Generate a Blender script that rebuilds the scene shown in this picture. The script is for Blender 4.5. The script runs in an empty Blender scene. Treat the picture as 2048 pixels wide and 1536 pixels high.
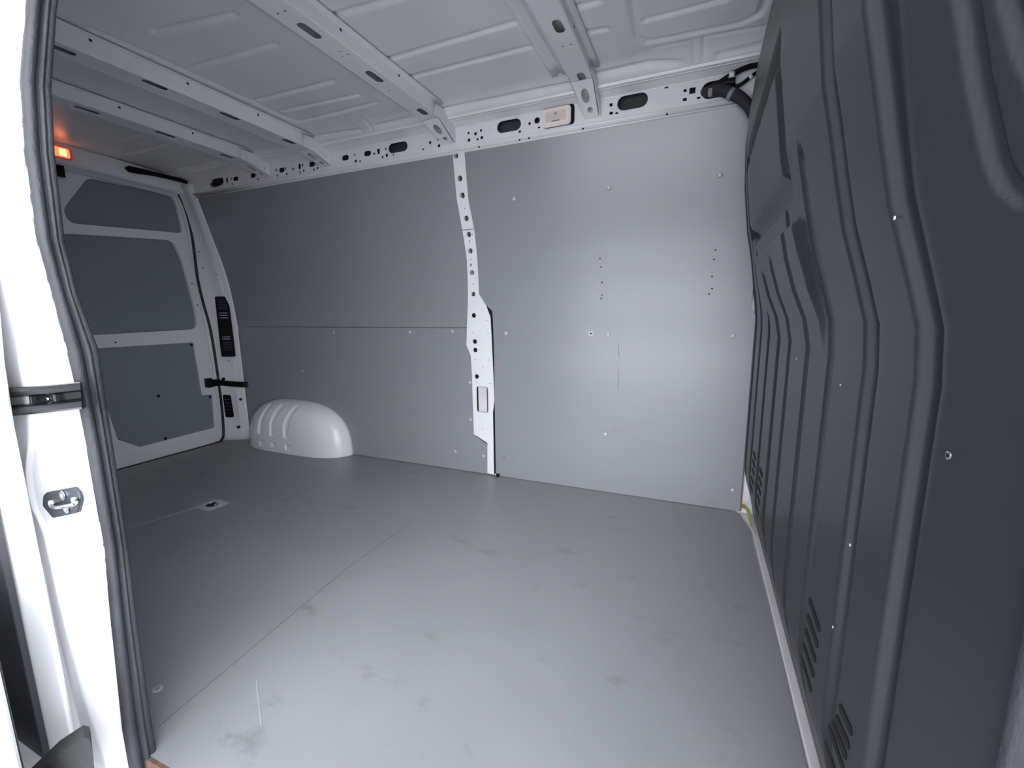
import bpy, bmesh, math
import numpy as np
from mathutils import Vector, Matrix
S = bpy.context.scene
C = S.collection
# ------------------------------------------------------------------ camera
YAW, PITCH, ROLL, FPX = .401, .16186, -.0098, 872.6
CAM = np.array([-0.22607, -2.15437, 0.92])
def cam_axes():
    f = np.array([-math.sin(YAW)*math.cos(PITCH), math.cos(YAW)*math.cos(PITCH), -math.sin(PITCH)])
    r = np.array([math.cos(YAW), math.sin(YAW), 0.0]); u = np.cross(r, f)
    c, s = math.cos(ROLL), math.sin(ROLL)
    return c*r+s*u, -s*r+c*u, f
AR, AU, AF = cam_axes()
cd = bpy.data.cameras.new('camera'); cam = bpy.data.objects.new('camera', cd); C.objects.link(cam)
cd.sensor_fit = 'HORIZONTAL'; cd.sensor_width = 36; cd.lens = FPX/2048*36; cd.clip_start = .02
m = Matrix.Identity(4)
for i in range(3):
    m[i][0] = AR[i]; m[i][1] = AU[i]; m[i][2] = -AF[i]; m[i][3] = CAM[i]
cam.matrix_world = m
S.camera = cam
# ------------------------------------------------------------------ sky, light, exposure
W = bpy.data.worlds.new('overcast_sky'); S.world = W; W.use_nodes = True
wn = W.node_tree; wn.nodes.clear()
bg = wn.nodes.new('ShaderNodeBackground'); wo = wn.nodes.new('ShaderNodeOutputWorld')
tc = wn.nodes.new('ShaderNodeTexCoord'); dt = wn.nodes.new('ShaderNodeVectorMath'); dt.operation = 'DOT_PRODUCT'
dt.inputs[1].default_value = (.55, -.78, .30)              # the brightest part of the overcast sky stands opposite the doorway
cr = wn.nodes.new('ShaderNodeValToRGB'); cr.color_ramp.interpolation = 'EASE'
wn.links.new(tc.outputs['Generated'], dt.inputs[0]); wn.links.new(dt.outputs['Value'], cr.inputs[0])
cr.color_ramp.elements[0].position = .15; cr.color_ramp.elements[0].color = (.13, .14, .16, 1)
cr.color_ramp.elements[1].position = .92; cr.color_ramp.elements[1].color = (.96, .99, 1.06, 1)
wn.links.new(cr.outputs[0], bg.inputs[0]); bg.inputs[1].default_value = 3.0
wn.links.new(bg.outputs[0], wo.inputs[0])
S.view_settings.view_transform = 'Standard'; S.view_settings.look = 'None'
S.view_settings.gamma = 1; S.view_settings.use_curve_mapping = False
S.view_settings.exposure = 1.5

# ------------------------------------------------------------------ geometry of the place
def ray(px, py): return AF + AR*((px-1024)/FPX) - AU*((py-768)/FPX)
def on(px, py, axis, val):
    d = ray(px, py); t = (val-CAM[axis])/d[axis]; return CAM+t*d
WZ = [-1, 0, .8, 1.05, 1.25, 1.40, 1.55, 1.70, 1.80, 1.9]
WY = [0, 0, 0, -.02, -.055, -.10, -.145, -.185, -.215, -.25]
_wz = np.linspace(-1, 2, 3001); _wv = np.interp(_wz, WZ, WY); _k = np.hanning(301); _k /= _k.sum()
_wv = np.convolve(np.pad(_wv, 150, mode='edge'), _k, mode='valid')
def wy(z): return float(np.interp(z, _wz, _wv))          # side wall leans inwards with height
def wall(px, py, off=0.0):
    y = 0.0
    for i in range(60):
        q = on(px, py, 1, y-off); y = .5*y+.5*wy(q[2])
    return q
RAILY = -.197
# ------------------------------------------------------------------ materials
MATS = {}
def mat(name, col, rough=.4, metal=0.0, coat=0.0, bump=0.0, bscale=200.0, noise=0.0, nscale=5.0, stretch=None, rvar=0.0, emis=None, spec=.5, dirt=None, trans=0.0):
    M = bpy.data.materials.new(name); M.use_nodes = True; nt = M.node_tree; b = nt.nodes['Principled BSDF']
    b.inputs['Base Color'].default_value = (*col, 1); b.inputs['Roughness'].default_value = rough
    b.inputs['Metallic'].default_value = metal; b.inputs['Coat Weight'].default_value = coat
    b.inputs['Coat Roughness'].default_value = .15; b.inputs['Specular IOR Level'].default_value = spec
    b.inputs['Transmission Weight'].default_value = trans
    tcn = nt.nodes.new('ShaderNodeTexCoord'); mp = nt.nodes.new('ShaderNodeMapping')
    nt.links.new(tcn.outputs['Object'], mp.inputs[0])
    if stretch: mp.inputs['Scale'].default_value = stretch
    if noise or rvar:
        n = nt.nodes.new('ShaderNodeTexNoise'); n.inputs['Scale'].default_value = nscale; n.inputs['Detail'].default_value = 6
        nt.links.new(mp.outputs[0], n.inputs['Vector'])
        if noise:
            r = nt.nodes.new('ShaderNodeMapRange'); r.inputs[1].default_value = .3; r.inputs[2].default_value = .7
            r.inputs[3].default_value = 1-noise; r.inputs[4].default_value = 1+noise
            nt.links.new(n.outputs['Fac'], r.inputs[0])
            mx = nt.nodes.new('ShaderNodeVectorMath'); mx.operation = 'SCALE'; mx.inputs[0].default_value = col
            nt.links.new(r.outputs[0], mx.inputs['Scale']); last = mx.outputs[0]
            if dirt:                                        # scuffs and specks of dirt with a shape of their own
                for (sc, lo, hi, dc, st) in dirt:
                    mp2 = nt.nodes.new('ShaderNodeMapping'); nt.links.new(tcn.outputs['Object'], mp2.inputs[0]); mp2.inputs['Scale'].default_value = st
                    n2 = nt.nodes.new('ShaderNodeTexNoise'); n2.inputs['Scale'].default_value = sc; n2.inputs['Detail'].default_value = 8
                    n2.inputs['Roughness'].default_value = .65
                    nt.links.new(mp2.outputs[0], n2.inputs['Vector'])
                    r2 = nt.nodes.new('ShaderNodeMapRange'); r2.inputs[1].default_value = lo; r2.inputs[2].default_value = hi
                    nt.links.new(n2.outputs['Fac'], r2.inputs[0])
                    mi = nt.nodes.new('ShaderNodeMix'); mi.data_type = 'RGBA'
                    nt.links.new(r2.outputs[0], mi.inputs['Factor']); nt.links.new(last, mi.inputs['A']); mi.inputs['B'].default_value = (*dc, 1)
                    last = mi.outputs['Result']
            nt.links.new(last, b.inputs['Base Color'])
        if rvar:
            r = nt.nodes.new('ShaderNodeMapRange'); r.inputs[1].default_value = .3; r.inputs[2].default_value = .7
            r.inputs[3].default_value = max(.02, rough-rvar); r.inputs[4].default_value = rough+rvar
            nt.links.new(n.outputs['Fac'], r.inputs[0]); nt.links.new(r.outputs[0], b.inputs['Roughness'])
    if bump:
        n = nt.nodes.new('ShaderNodeTexNoise'); n.inputs['Scale'].default_value = bscale; n.inputs['Detail'].default_value = 3
        nt.links.new(mp.outputs[0], n.inputs['Vector'])
        bp = nt.nodes.new('ShaderNodeBump'); bp.inputs['Strength'].default_value = bump; bp.inputs['Distance'].default_value = .002
        nt.links.new(n.outputs['Fac'], bp.inputs['Height']); nt.links.new(bp.outputs[0], b.inputs['Normal'])
    if emis:
        b.inputs['Emission Color'].default_value = (*emis[0], 1); b.inputs['Emission Strength'].default_value = emis[1]
    MATS[name] = M; return M
WHITE = mat('white_body_paint', (.72, .725, .74), .34, coat=.25, bump=.03, bscale=120, noise=.03, nscale=3)
ROOFM = mat('roof_paint', (.71, .71, .715), .32, coat=.15, bump=.04, bscale=90, noise=.05, nscale=4)
BOARD = mat('grey_wall_board', (.235, .242, .260), .31, bump=.05, bscale=30, noise=.02, nscale=2.5, stretch=(1, 1, 4), rvar=.015, spec=.62)
FLOORM = mat('grey_floor_board', (.245, .250, .262), .42, bump=.12, bscale=140, noise=.05, nscale=2.2, rvar=.07, spec=.6,
             dirt=[(5, .60, .80, (.13, .135, .13), (1, 1.8, 1)), (60, .70, .76, (.12, .12, .12), (1, 1, 1)), (45, .735, .76, (.6, .6, .6), (1, .4, 1))])
DOORB = mat('grey_door_board', (.21, .23, .26), .5, bump=.1, bscale=150, noise=.03, nscale=3)
BULK = mat('charcoal_plastic', (.024, .0258, .0285), .33, bump=.1, bscale=420, noise=.06, nscale=2, rvar=.03, spec=.42)
BLACK = mat('black_plastic', (.006, .0065, .007), .35, spec=.14)
HOLE = mat('dark_hole', (.004, .004, .005), .9)
RUBBER = mat('black_rubber', (.028, .030, .035), .5, spec=.35, bump=.5, bscale=260, noise=.45, nscale=16, stretch=(1, 1, .35))
SEALM = mat('thin_black_seal', (.010, .010, .012), .5)
SCREWM = mat('grey_screw', (.46, .47, .49), .25)
STEEL = mat('bright_steel', (.7, .7, .7), .2, metal=1)
DARKSTEEL = mat('dark_plate', (.05, .055, .065), .35, metal=.5)
LENS = mat('clear_lamp_lens', (.82, .72, .68), .2, coat=.5)
RED = mat('red_lit_lens', (.9, .08, .03), .3, emis=((1, .13, .045), .9))
GLOW = mat('orange_lamp_glow', (1, .3, .1), .3, emis=((1, .32, .12), 1.4))
REDRIM = mat('red_lens_rim', (.75, .16, .12), .25, coat=.5)
WOOD = mat('raw_plywood_edge', (.12, .07, .05), .7, noise=.3, nscale=60)
TAPE = mat('yellow_green_tape', (.42, .45, .05), .5)
GREYTAPE = mat('grey_cloth_tape', (.25, .26, .28), .5)
TRIMSHADE = mat('dark_trim_gap_shade', (.035, .037, .042), .5, bump=.3, bscale=200)  # door inner trim, also the painted shade of the body side gap
ASPH = mat('asphalt', (.5, .5, .505), .9, bump=.6, bscale=80, noise=.2, nscale=30)
ALU = mat('white_painted_trim', (.62, .60, .60), .35, noise=.08, nscale=8)

CAV = mat('cavity_shade', (.035, .045, .047), .6)  # dark colour puts the shade inside the roof rail into the metal
# ------------------------------------------------------------------ object helpers
def mk(name, verts, faces, material, parent=None, smooth=False, label=None, cat=None, group=None, kind=None):
    me = bpy.data.meshes.new(name); me.from_pydata([tuple(map(float, v)) for v in verts], [], [tuple(f) for f in faces]); me.update()
    me.materials.append(material)
    if smooth:
        me.polygons.foreach_set('use_smooth', [True]*len(me.polygons))
    o = bpy.data.objects.new(name, me); C.objects.link(o)
    if parent: o.parent = parent; o.matrix_parent_inverse = parent.matrix_world.inverted()
    tag(o, label, cat, group, kind)
    return o
def tag(o, label=None, cat=None, group=None, kind=None):
    if label: o['label'] = label
    if cat: o['category'] = cat
    if group: o['group'] = group
    if kind: o['kind'] = kind
    return o
def empty(name, loc, label=None, cat=None, group=None, kind=None):
    o = bpy.data.objects.new(name, None); C.objects.link(o); o.location = loc; o.empty_display_size = .05
    o.matrix_world = Matrix.Translation(loc)
    return tag(o, label, cat, group, kind)
def grid_faces(nu, nv, flip=False):
    f = []
    for i in range(nu-1):
        for j in range(nv-1):
            a = i*nv+j; q = (a, a+nv, a+nv+1, a+1)
            f.append(q[::-1] if flip else q)
    return f
def surf(name, rows, material, parent=None, smooth=True, flip=False, thick=0.0, **k):
    nu, nv = len(rows), len(rows[0])
    o = mk(name, [p for r in rows for p in r], grid_faces(nu, nv, flip), material, parent, smooth, **k)
    if thick:
        md = o.modifiers.new('thickness', 'SOLIDIFY'); md.thickness = thick; md.offset = -1
    return o
def box(name, lo, hi, material, parent=None, bevel=0.0, **k):
    (x0, y0, z0), (x1, y1, z1) = lo, hi
    v = [(x0, y0, z0), (x1, y0, z0), (x1, y1, z0), (x0, y1, z0), (x0, y0, z1), (x1, y0, z1), (x1, y1, z1), (x0, y1, z1)]
    f = [(0, 3, 2, 1), (4, 5, 6, 7), (0, 1, 5, 4), (1, 2, 6, 5), (2, 3, 7, 6), (3, 0, 4, 7)]
    o = mk(name, v, f, material, parent, **k)
    if bevel:
        md = o.modifiers.new('bevel', 'BEVEL'); md.width = bevel; md.segments = 3
    return o
def fillet(pts, r, n=6):
    out = []; N = len(pts)
    for i in range(N):
        p = np.array(pts[i][:2], float); a = np.array(pts[i-1][:2], float); b = np.array(pts[(i+1) % N][:2], float)
        rr = pts[i][2] if len(pts[i]) > 2 else r
        da, db = a-p, b-p; la, lb = np.linalg.norm(da), np.linalg.norm(db); da /= la; db /= lb
        rr = min(rr, la*.48, lb*.48)
        if rr < 1e-5: out.append(tuple(p)); continue
        s, e = p+da*rr, p+db*rr
        for k in range(n+1):
            t = k/n; out.append(tuple((1-t)**2*s+2*t*(1-t)*p+t*t*e))
    return out
def plate(name, outer, holes, thick, fmap, material, parent=None, cutu=(), cutv=(), bevel=0.0, smooth=False, **k):
    """flat plate in (u, v) with holes, thickness along w, bent into place by fmap(u, v, w)"""
    cu = bpy.data.curves.new(name, 'CURVE'); cu.dimensions = '2D'; cu.fill_mode = 'BOTH'; cu.extrude = thick/2
    for loop in [outer]+list(holes):
        sp = cu.splines.new('POLY'); sp.points.add(len(loop)-1)
        for p, q in zip(sp.points, loop): p.co = (q[0], q[1], 0, 1)
        sp.use_cyclic_u = True
    ob = bpy.data.objects.new('temp', cu)
    me = bpy.data.meshes.new_from_object(ob); bpy.data.objects.remove(ob); bpy.data.curves.remove(cu)
    bm = bmesh.new(); bm.from_mesh(me); bpy.data.meshes.remove(me)
    bmesh.ops.remove_doubles(bm, verts=bm.verts, dist=1e-6)
    for c in cutu: bmesh.ops.bisect_plane(bm, geom=bm.verts[:]+bm.edges[:]+bm.faces[:], plane_co=(c, 0, 0), plane_no=(1, 0, 0))
    for c in cutv: bmesh.ops.bisect_plane(bm, geom=bm.verts[:]+bm.edges[:]+bm.faces[:], plane_co=(0, c, 0), plane_no=(0, 1, 0))
    for v in bm.verts: v.co = Vector(tuple(float(t) for t in fmap(v.co.x, v.co.y, v.co.z)))
    bmesh.ops.recalc_face_normals(bm, faces=bm.faces)
    if smooth:
        for f_ in bm.faces: f_.smooth = True
        for e_ in bm.edges:
            if len(e_.link_faces) == 2 and e_.calc_face_angle() > .6: e_.smooth = False
    me = bpy.data.meshes.new(name); bm.to_mesh(me); bm.free(); me.materials.append(material)
    o = bpy.data.objects.new(name, me); C.objects.link(o)
    if parent: o.parent = parent; o.matrix_parent_inverse = parent.matrix_world.inverted()
    return tag(o, k.get('label'), k.get('cat'), k.get('group'), k.get('kind'))
def circle(u, v, r, n=16): return [(u+r*math.cos(2*math.pi*i/n), v+r*math.sin(2*math.pi*i/n)) for i in range(n)]
def slot(u, v, w, h, ang=0.0, n=8):
    r = min(w, h)/2; pts = []
    if w >= h:
        for i in range(n+1): a = -math.pi/2+math.pi*i/n; pts.append((w/2-r+r*math.cos(a), r*math.sin(a)))
        for i in range(n+1): a = math.pi/2+math.pi*i/n; pts.append((-(w/2-r)+r*math.cos(a), r*math.sin(a)))
    else:
        for i in range(n+1): a = math.pi*i/n; pts.append((r*math.cos(a), h/2-r+r*math.sin(a)))
        for i in range(n+1): a = math.pi+math.pi*i/n; pts.append((r*math.cos(a), -(h/2-r)+r*math.sin(a)))
    c, s = math.cos(ang), math.sin(ang)
    return [(u+x*c-y*s, v+x*s+y*c) for x, y in pts]
def rrect(u, v, w, h, r, ang=0.0):
    c, s = math.cos(ang), math.sin(ang)
    q = fillet([(-w/2, -h/2), (w/2, -h/2), (w/2, h/2), (-w/2, h/2)], r, 4)
    return [(u+x*c-y*s, v+x*s+y*c) for x, y in q]
def smooth_path(pts, n=8):
    P = [np.array(p, float) for p in pts]; out = []
    for i in range(len(P)-1):
        p0 = P[max(i-1, 0)]; p1 = P[i]; p2 = P[i+1]; p3 = P[min(i+2, len(P)-1)]
        for k in range(n):
            t = k/n
            out.append(.5*((2*p1)+(-p0+p2)*t+(2*p0-5*p1+4*p2-p3)*t*t+(-p0+3*p1-3*p2+p3)*t**3))
    out.append(P[-1]); return out
def tube(name, pts, r, material, parent=None, seg=10, sm=6, ribs=0.0, **k):
    path = smooth_path(pts, sm) if sm else [np.array(p, float) for p in pts]
    rows = []; up = np.array([.13, .21, .97])
    for i, p in enumerate(path):
        t = path[min(i+1, len(path)-1)]-path[max(i-1, 0)]; t /= np.linalg.norm(t)
        a = np.cross(t, up); a /= np.linalg.norm(a); b = np.cross(t, a)
        rr = r if not callable(r) else r(i/(len(path)-1))
        if ribs and i % 2: rr -= ribs
        rows.append([p+rr*(a*math.cos(2*math.pi*j/seg)+b*math.sin(2*math.pi*j/seg)) for j in range(seg)])
    v = [q for rw in rows for q in rw]; f = []
    for i in range(len(rows)-1):
        for j in range(seg):
            f.append((i*seg+j, i*seg+(j+1) % seg, (i+1)*seg+(j+1) % seg, (i+1)*seg+j))
    f.append(tuple(range(seg))[::-1]); f.append(tuple((len(rows)-1)*seg+j for j in range(seg)))
    return mk(name, v, f, material, parent, True, **k)
def dome(name, c, nrm, r, h, material, parent=None, seg=14, rings=4, **k):
    n = np.array(nrm, float); n /= np.linalg.norm(n); a = np.cross(n, [.3, .2, .93]); a /= np.linalg.norm(a); b = np.cross(n, a)
    v = []; f = []
    for i in range(rings+1):
        t = i/rings*math.pi/2; rr = r*math.cos(t) if i < rings else 0; hh = h*math.sin(t)
        if i == rings: v.append(np.array(c)+n*h)
        else: v += [np.array(c)+n*hh+rr*(a*math.cos(2*math.pi*j/seg)+b*math.sin(2*math.pi*j/seg)) for j in range(seg)]
    for i in range(rings-1):
        for j in range(seg): f.append((i*seg+j, i*seg+(j+1) % seg, (i+1)*seg+(j+1) % seg, (i+1)*seg+j))
    top = len(v)-1
    for j in range(seg): f.append(((rings-1)*seg+j, (rings-1)*seg+(j+1) % seg, top))
    f.append(tuple(range(seg))[::-1])
    return mk(name, v, f, material, parent, True, **k)
def disc(name, c, nrm, r, t, material, parent=None, seg=16, **k):
    n = np.array(nrm, float); n /= np.linalg.norm(n); a = np.cross(n, [.3, .2, .93]); a /= np.linalg.norm(a); b = np.cross(n, a)
    v = []
    for h in (0, t): v += [np.array(c)+n*h+r*(a*math.cos(2*math.pi*j/seg)+b*math.sin(2*math.pi*j/seg)) for j in range(seg)]
    f = [(j, (j+1) % seg, seg+(j+1) % seg, seg+j) for j in range(seg)]+[tuple(range(seg))[::-1], tuple(range(seg, 2*seg))]
    return mk(name, v, f, material, parent, **k)

# ================================================================== SETTING
# floor: outline with the chipped corner by the bulkhead; joints are a groove between boards
fp = [(-3.43, .012), (-.03, .012), (-.002, -.02), (.012, -.10), (.026, -.19), (.027, -1.70), (.0, -1.715), (-3.43, -1.76)]
floor = plate('floor', fp, [], .02, lambda u, v, w: (u, v, w-.01), FLOORM, kind='structure')
def floor_line(p, q, wd, m, nm, parent=floor):
    a = on(*p, 2, 0); b = on(*q, 2, 0); d = b-a; d /= np.linalg.norm(d); n = np.array([-d[1], d[0], 0])*wd/2
    h = np.array([0, 0, .0006])
    return mk(nm, [a-n, b-n, b+n, a+n, a-n+h, b-n+h, b+n+h, a+n+h], [(4, 5, 6, 7), (0, 1, 5, 4), (1, 2, 6, 5), (2, 3, 7, 6), (3, 0, 4, 7)], m, parent)
JOINT = mat('board_joint', (.13, .133, .14), .6)
SCR = mat('pale_scratch', (.42, .43, .45), .5)
SMUDGE = mat('dark_scuff', (.19, .195, .20), .7)
floor_line((318, 1453), (690, 1140), .0022, JOINT, 'board_joint')
floor_line((690, 1140), (830, 1038), .0018, JOINT, 'board_joint')
floor_line((262, 1055), (395, 1014), .003, SCR, 'board_joint')
floor_line((512, 1360), (522, 1452), .0015, SCR, 'scratch')
# floor screws
for p in [(315, 1378)]:
    q = on(*p, 2, 0); disc('floor_screw', q, (0, 0, 1), .011, .0012, SCREWM, floor); disc('floor_screw', q+np.array([0, 0, .0012]), (0, 0, 1), .006, .0008, FLOORM, floor)
# raw edge of the plywood at the doorway and the painted sill below it
mk('plywood_edge', [(-3.43, -1.762, -.02), (-.0, -1.717, -.02), (-.0, -1.7155, -.0005), (-3.43, -1.7605, -.0005), (-3.43, -1.775, -.02), (0, -1.724, -.02), (0, -1.722, -.001), (-3.43, -1.769, -.001)],
   [(0, 1, 2, 3), (4, 7, 6, 5), (3, 2, 6, 7), (0, 4, 5, 1), (1, 5, 6, 2), (0, 3, 7, 4)], WOOD, floor, label='bare brown plywood edge of the floor')
# ground outside
mk('ground', [(-6, -8, -.62), (5, -8, -.62), (5, 3, -.62), (-6, 3, -.62), (-6, -8, -.7), (5, -8, -.7), (5, 3, -.7), (-6, 3, -.7)], [(0, 1, 2, 3), (4, 7, 6, 5), (0, 4, 5, 1), (1, 5, 6, 2), (2, 6, 7, 3), (3, 7, 4, 0)], ASPH, kind='structure')
# outer body shell that closes the space
zs = list(np.linspace(-.12, 1.92, 18))
wl = [[(x, wy(min(max(z, 0), 1.5))+.07, z) for z in zs] for x in (-3.6, -3.2, -2.4, -1.6, -.8, .16)]
surf('wall_left', wl, WHITE, thick=-.01, kind='structure', flip=False)
def yn(z): return -1.775-wy(z)*1.0
wr = [[(x, yn(max(z, 0))-.02, z) for z in zs] for x in (-3.6, -3.0, -2.4, -1.8, -1.40)]
surf('wall_right', wr, WHITE, thick=.01, kind='structure')
# body side above the doorway
zs2 = list(np.linspace(1.62, 1.92, 5))
surf('trim_1', [[(x, yn(z)-.01, z) for z in zs2] for x in (-1.42, -.8, .2)], WHITE, thick=.03, kind='structure')
box('roof_leak_cap', (-3.65, -2.0, 1.93), (.30, .14, 1.95), WHITE, kind='structure')  # unseen outer roof cap, added to stop sky light leaking in
box('front_leak_cover', (.20, -1.95, -.12), (.22, .14, 1.95), WHITE, kind='structure')  # unseen cover added on the cab side of the bulkhead against light leaks
box('wall_rear', (-3.64, -1.9, -.12), (-3.62, .14, 1.95), WHITE, kind='structure')
# cab floor cross-member under the bulkhead
box('trim_2', (.03, -1.80, -.13), (.30, .06, -.012), WHITE, kind='structure')
box('trim_3', (-3.6, -1.84, -.14), (.06, -1.727, -.03), WHITE, bevel=.01, kind='structure')
# side sill moulding that closes the gap between floor edge and far wall
box('trim_4', (-3.28, .0125, -.02), (-.003, .055, .004), WHITE, kind='structure')

# ------------------------------------------------------------------ roof skin with pressed beads
def skin(x): return 1.826+max(0.0, x+2.58)*.010
def roofpt(px, py):
    z = 1.84
    for i in range(20): q = on(px, py, 2, z); z = skin(q[0])
    return q
beads = [[(661, 34), (785, 0), (860, -22)], [(745, 128), (1100, 25)], [(800, 160), (1130, 76)], [(870, 218), (1170, 152)],
         [(1140, 17), (1195, 5)], [(1160, 66), (1210, 60)], [(1190, 143), (1300, 118), (1363, 110)],
         [(1262, -20), (1266, 20), (1275, 75), (1293, 85), (1400, 64), (1480, 48), (1520, 30), (1532, 0)], [(1290, 41), (1450, 0)],
         [(1435, 94), (1550, 66)],
         [(376, 137), (470, 112), (550, 89)], [(310, 65), (470, 30)], [(509, 202), (666, 162)], [(564, 222), (716, 190)],
         [(180, 60), (222, 75), (400, 155), (581, 239), (600, 243), (650, 232), (752, 205)],
         [(756, 246), (850, 225)], [(624, 273), (721, 255)], [(424, 263), (478, 253)], [(495, 304), (608, 284)],
         [(253, 308), (331, 290)], [(359, 335), (441, 318)], [(213, 288), (280, 271)]]
steps = [[(1388, 78), (1392, 132)], [(1408, 74), (1409, 130)], [(1409, 74), (1560, 46)], [(1388, 80), (1310, 96)], [(715, 232), (769, 267)]]
bw = [(b, .017, .014) for b in beads]+[(s, .009, .007) for s in steps]
NX, NY = 480, 200
gx = np.linspace(-3.42, .06, NX); gy = np.linspace(-.256, -1.62, NY)
GX, GY = np.meshgrid(gx, gy, indexing='ij'); H = np.zeros_like(GX)
for b, wd, dp in bw:
    P = [roofpt(*p) for p in b]; D = np.full_like(GX, 9.)
    for a, c in zip(P[:-1], P[1:]):
        dx, dy = c[0]-a[0], c[1]-a[1]; L = dx*dx+dy*dy
        t = np.clip(((GX-a[0])*dx+(GY-a[1])*dy)/L, 0, 1)
        D = np.minimum(D, np.hypot(GX-a[0]-t*dx, GY-a[1]-t*dy))
    H = np.maximum(H, dp*.5*(1+np.cos(np.pi*np.clip(D/wd, 0, 1))))
edge = np.clip((-.256-GY)/.10, 0, 1); H *= np.clip((-.256-GY)/.03, 0, 1); SK = 1.826+np.clip(GX+2.58, 0, None)*.010; edge2 = np.clip((GY+1.62)/.10, 0, 1)
Z = SK+H-(SK-1.803)*(1-edge)**2-.022*(1-edge2)**2
roof = mk('ceiling', np.stack([GX, GY, Z], -1).reshape(-1, 3).tolist(), grid_faces(NX, NY, False), ROOFM, smooth=True, kind='structure')
md = roof.modifiers.new('t', 'SOLIDIFY'); md.thickness = .004; md.offset = -1 
# weld studs on the roof edge
for p in [(1019, 207), (1044, 201), (1490, 104), (1528, 97), (719, 270), (737, 267), (552, 303), (568, 301), (374, 343), (386, 341)]:
    q = roofpt(*p); dome('weld_stud', (q[0], q[1], q[2]-.008), (0, 0, -1), .005, .006, STEEL, roof, seg=8, rings=3)
q = roofpt(1467, 113); disc('roof_hole', (q[0], q[1], q[2]-.004), (0, 0, -1), .011, .001, HOLE, roof)

# ================================================================== FAR SIDE WALL
def wmap(off): return lambda u, v, w: (u, wy(v)-off+w, v)
ZC = [float(t) for t in np.arange(.60, 1.69, .03)]
def poly_wall(pxs, off=0.0): return [tuple(wall(*p, off)[[0, 2]]) for p in pxs]
# right board
pr = [(-1.245, .002), (-.001, .002), (-.001, .90), (-.02, .93), (-.02, 1.692), (-1.325, 1.692), (-1.325, 1.0), (-1.245, .93)]
wp = plate('wall_board', pr, [], .012, wmap(-.006), BOARD, cutv=ZC, smooth=True,
           label='large bare grey lining board on the far side wall between the holed pillar and the dark bulkhead', cat='wall panel', group='grey lining boards on the side wall')
pu = [(-3.285, .8415), (-1.38, .8415), (-1.38, .98), (-1.345, 1.05), (-1.345, 1.692), (-3.285, 1.692)]
wu = plate('wall_board', pu, [], .012, wmap(-.006), BOARD, cutv=ZC, smooth=True,
           label='dark upper rear lining board between the holed pillar and the rear doors, above the horizontal joint', cat='wall panel', group='grey lining boards on the side wall')
pl = [(-3.285, .006), (-1.283, .006), (-1.283, .17), (-1.37, .22), (-1.37, .8385), (-3.285, .8385)]
wlw = plate('wall_board', pl, [], .012, wmap(-.006), BOARD,
            label='lower rear lining board behind the white wheel arch, below the horizontal joint', cat='wall panel', group='grey lining boards on the side wall')
def on_wall_dome(p, parent, r=.010, h=.005):
    q = wall(*p); wsh = disc('screw_washer', q+np.array([0, .001, 0]), (0, -1, 0), r*1.25, .0022, BOARD, parent)
    dome('screw_head', q+np.array([0, -.001, 0]), (0, -1, 0), r, h, SCREWM, wsh)
for p in [(1028, 398), (1217, 375), (1440, 350), (1012, 667), (1216, 669), (1466, 672), (1211, 868), (1465, 980)]: on_wall_dome(p, wp)
q = wall(1182, 667); box('screw_plate', (q[0]-.022, q[1]-.001, q[2]-.02), (q[0]+.022, q[1]+.001, q[2]+.02), BOARD, wp)
disc('screw_head', q+np.array([0, -.001, 0]), (0, -1, 0), .011, .003, SCREWM, wp); disc('screw_recess', q+np.array([0, -.004, 0]), (0, -1, 0), .005, .0005, HOLE, wp)
for p in [(1200, 517), (1202, 534), (1204, 565), (1204, 590), (1202, 597), (1431, 500), (1428, 519), (1424, 553), (1424, 577), (1418, 588), (1008, 916)]:
    disc('screw_hole', wall(*p), (0, -1, 0), .0035, .0006, HOLE, wp, seg=10)
def wall_mark(pts, wd, parent, m):
    P = [wall(*p) for p in pts]; v = []
    for a in P: v += [(a[0]-wd/2, a[1]-.0006, a[2]), (a[0]+wd/2, a[1]-.0006, a[2])]
    return mk('scuff_mark', v, [(2*i, 2*i+1, 2*i+3, 2*i+2) for i in range(len(P)-1)], m, parent)
wall_mark([(1236, 686), (1237, 700), (1238, 714)], .0035, wp, SMUDGE); wall_mark([(1236, 738), (1237, 755), (1236, 778)], .003, wp, SMUDGE)
wall_mark([(1228, 850), (1229, 870)], .003, wp, SMUDGE)
for p in [(905, 663), (820, 664), (668, 665), (940, 765), (941, 839), (911, 903), (967, 912), (605, 742)]: on_wall_dome(p, wlw, .009, .004)
q = wall(997, 952); box('black_clip', (q[0]-.008, -.014, .0005), (q[0]+.008, -.001, .016), BLACK, wp)
# bare brown edge and white body metal by the bulkhead
wd = mk('board_edge', [(-.0005, -.0005, .004), (.004, -.0005, .004), (.004, .012, .004), (-.0005, .012, .004), (-.0005, -.0005, .80), (.004, -.0005, .80), (.004, .012, .80), (-.0005, .012, .80)],
   [(0, 1, 5, 4), (1, 2, 6, 5), (2, 3, 7, 6), (3, 0, 4, 7), (4, 5, 6, 7), (0, 3, 2, 1)], WOOD, wp, label='bare reddish brown cut edge of the board')
box('body_flange', (-.03, .016, -.01), (.14, .05, 1.0), WHITE, label='white painted body flange showing in the gap between the grey board and the bulkhead', cat='body panel', bevel=.004)

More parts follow.
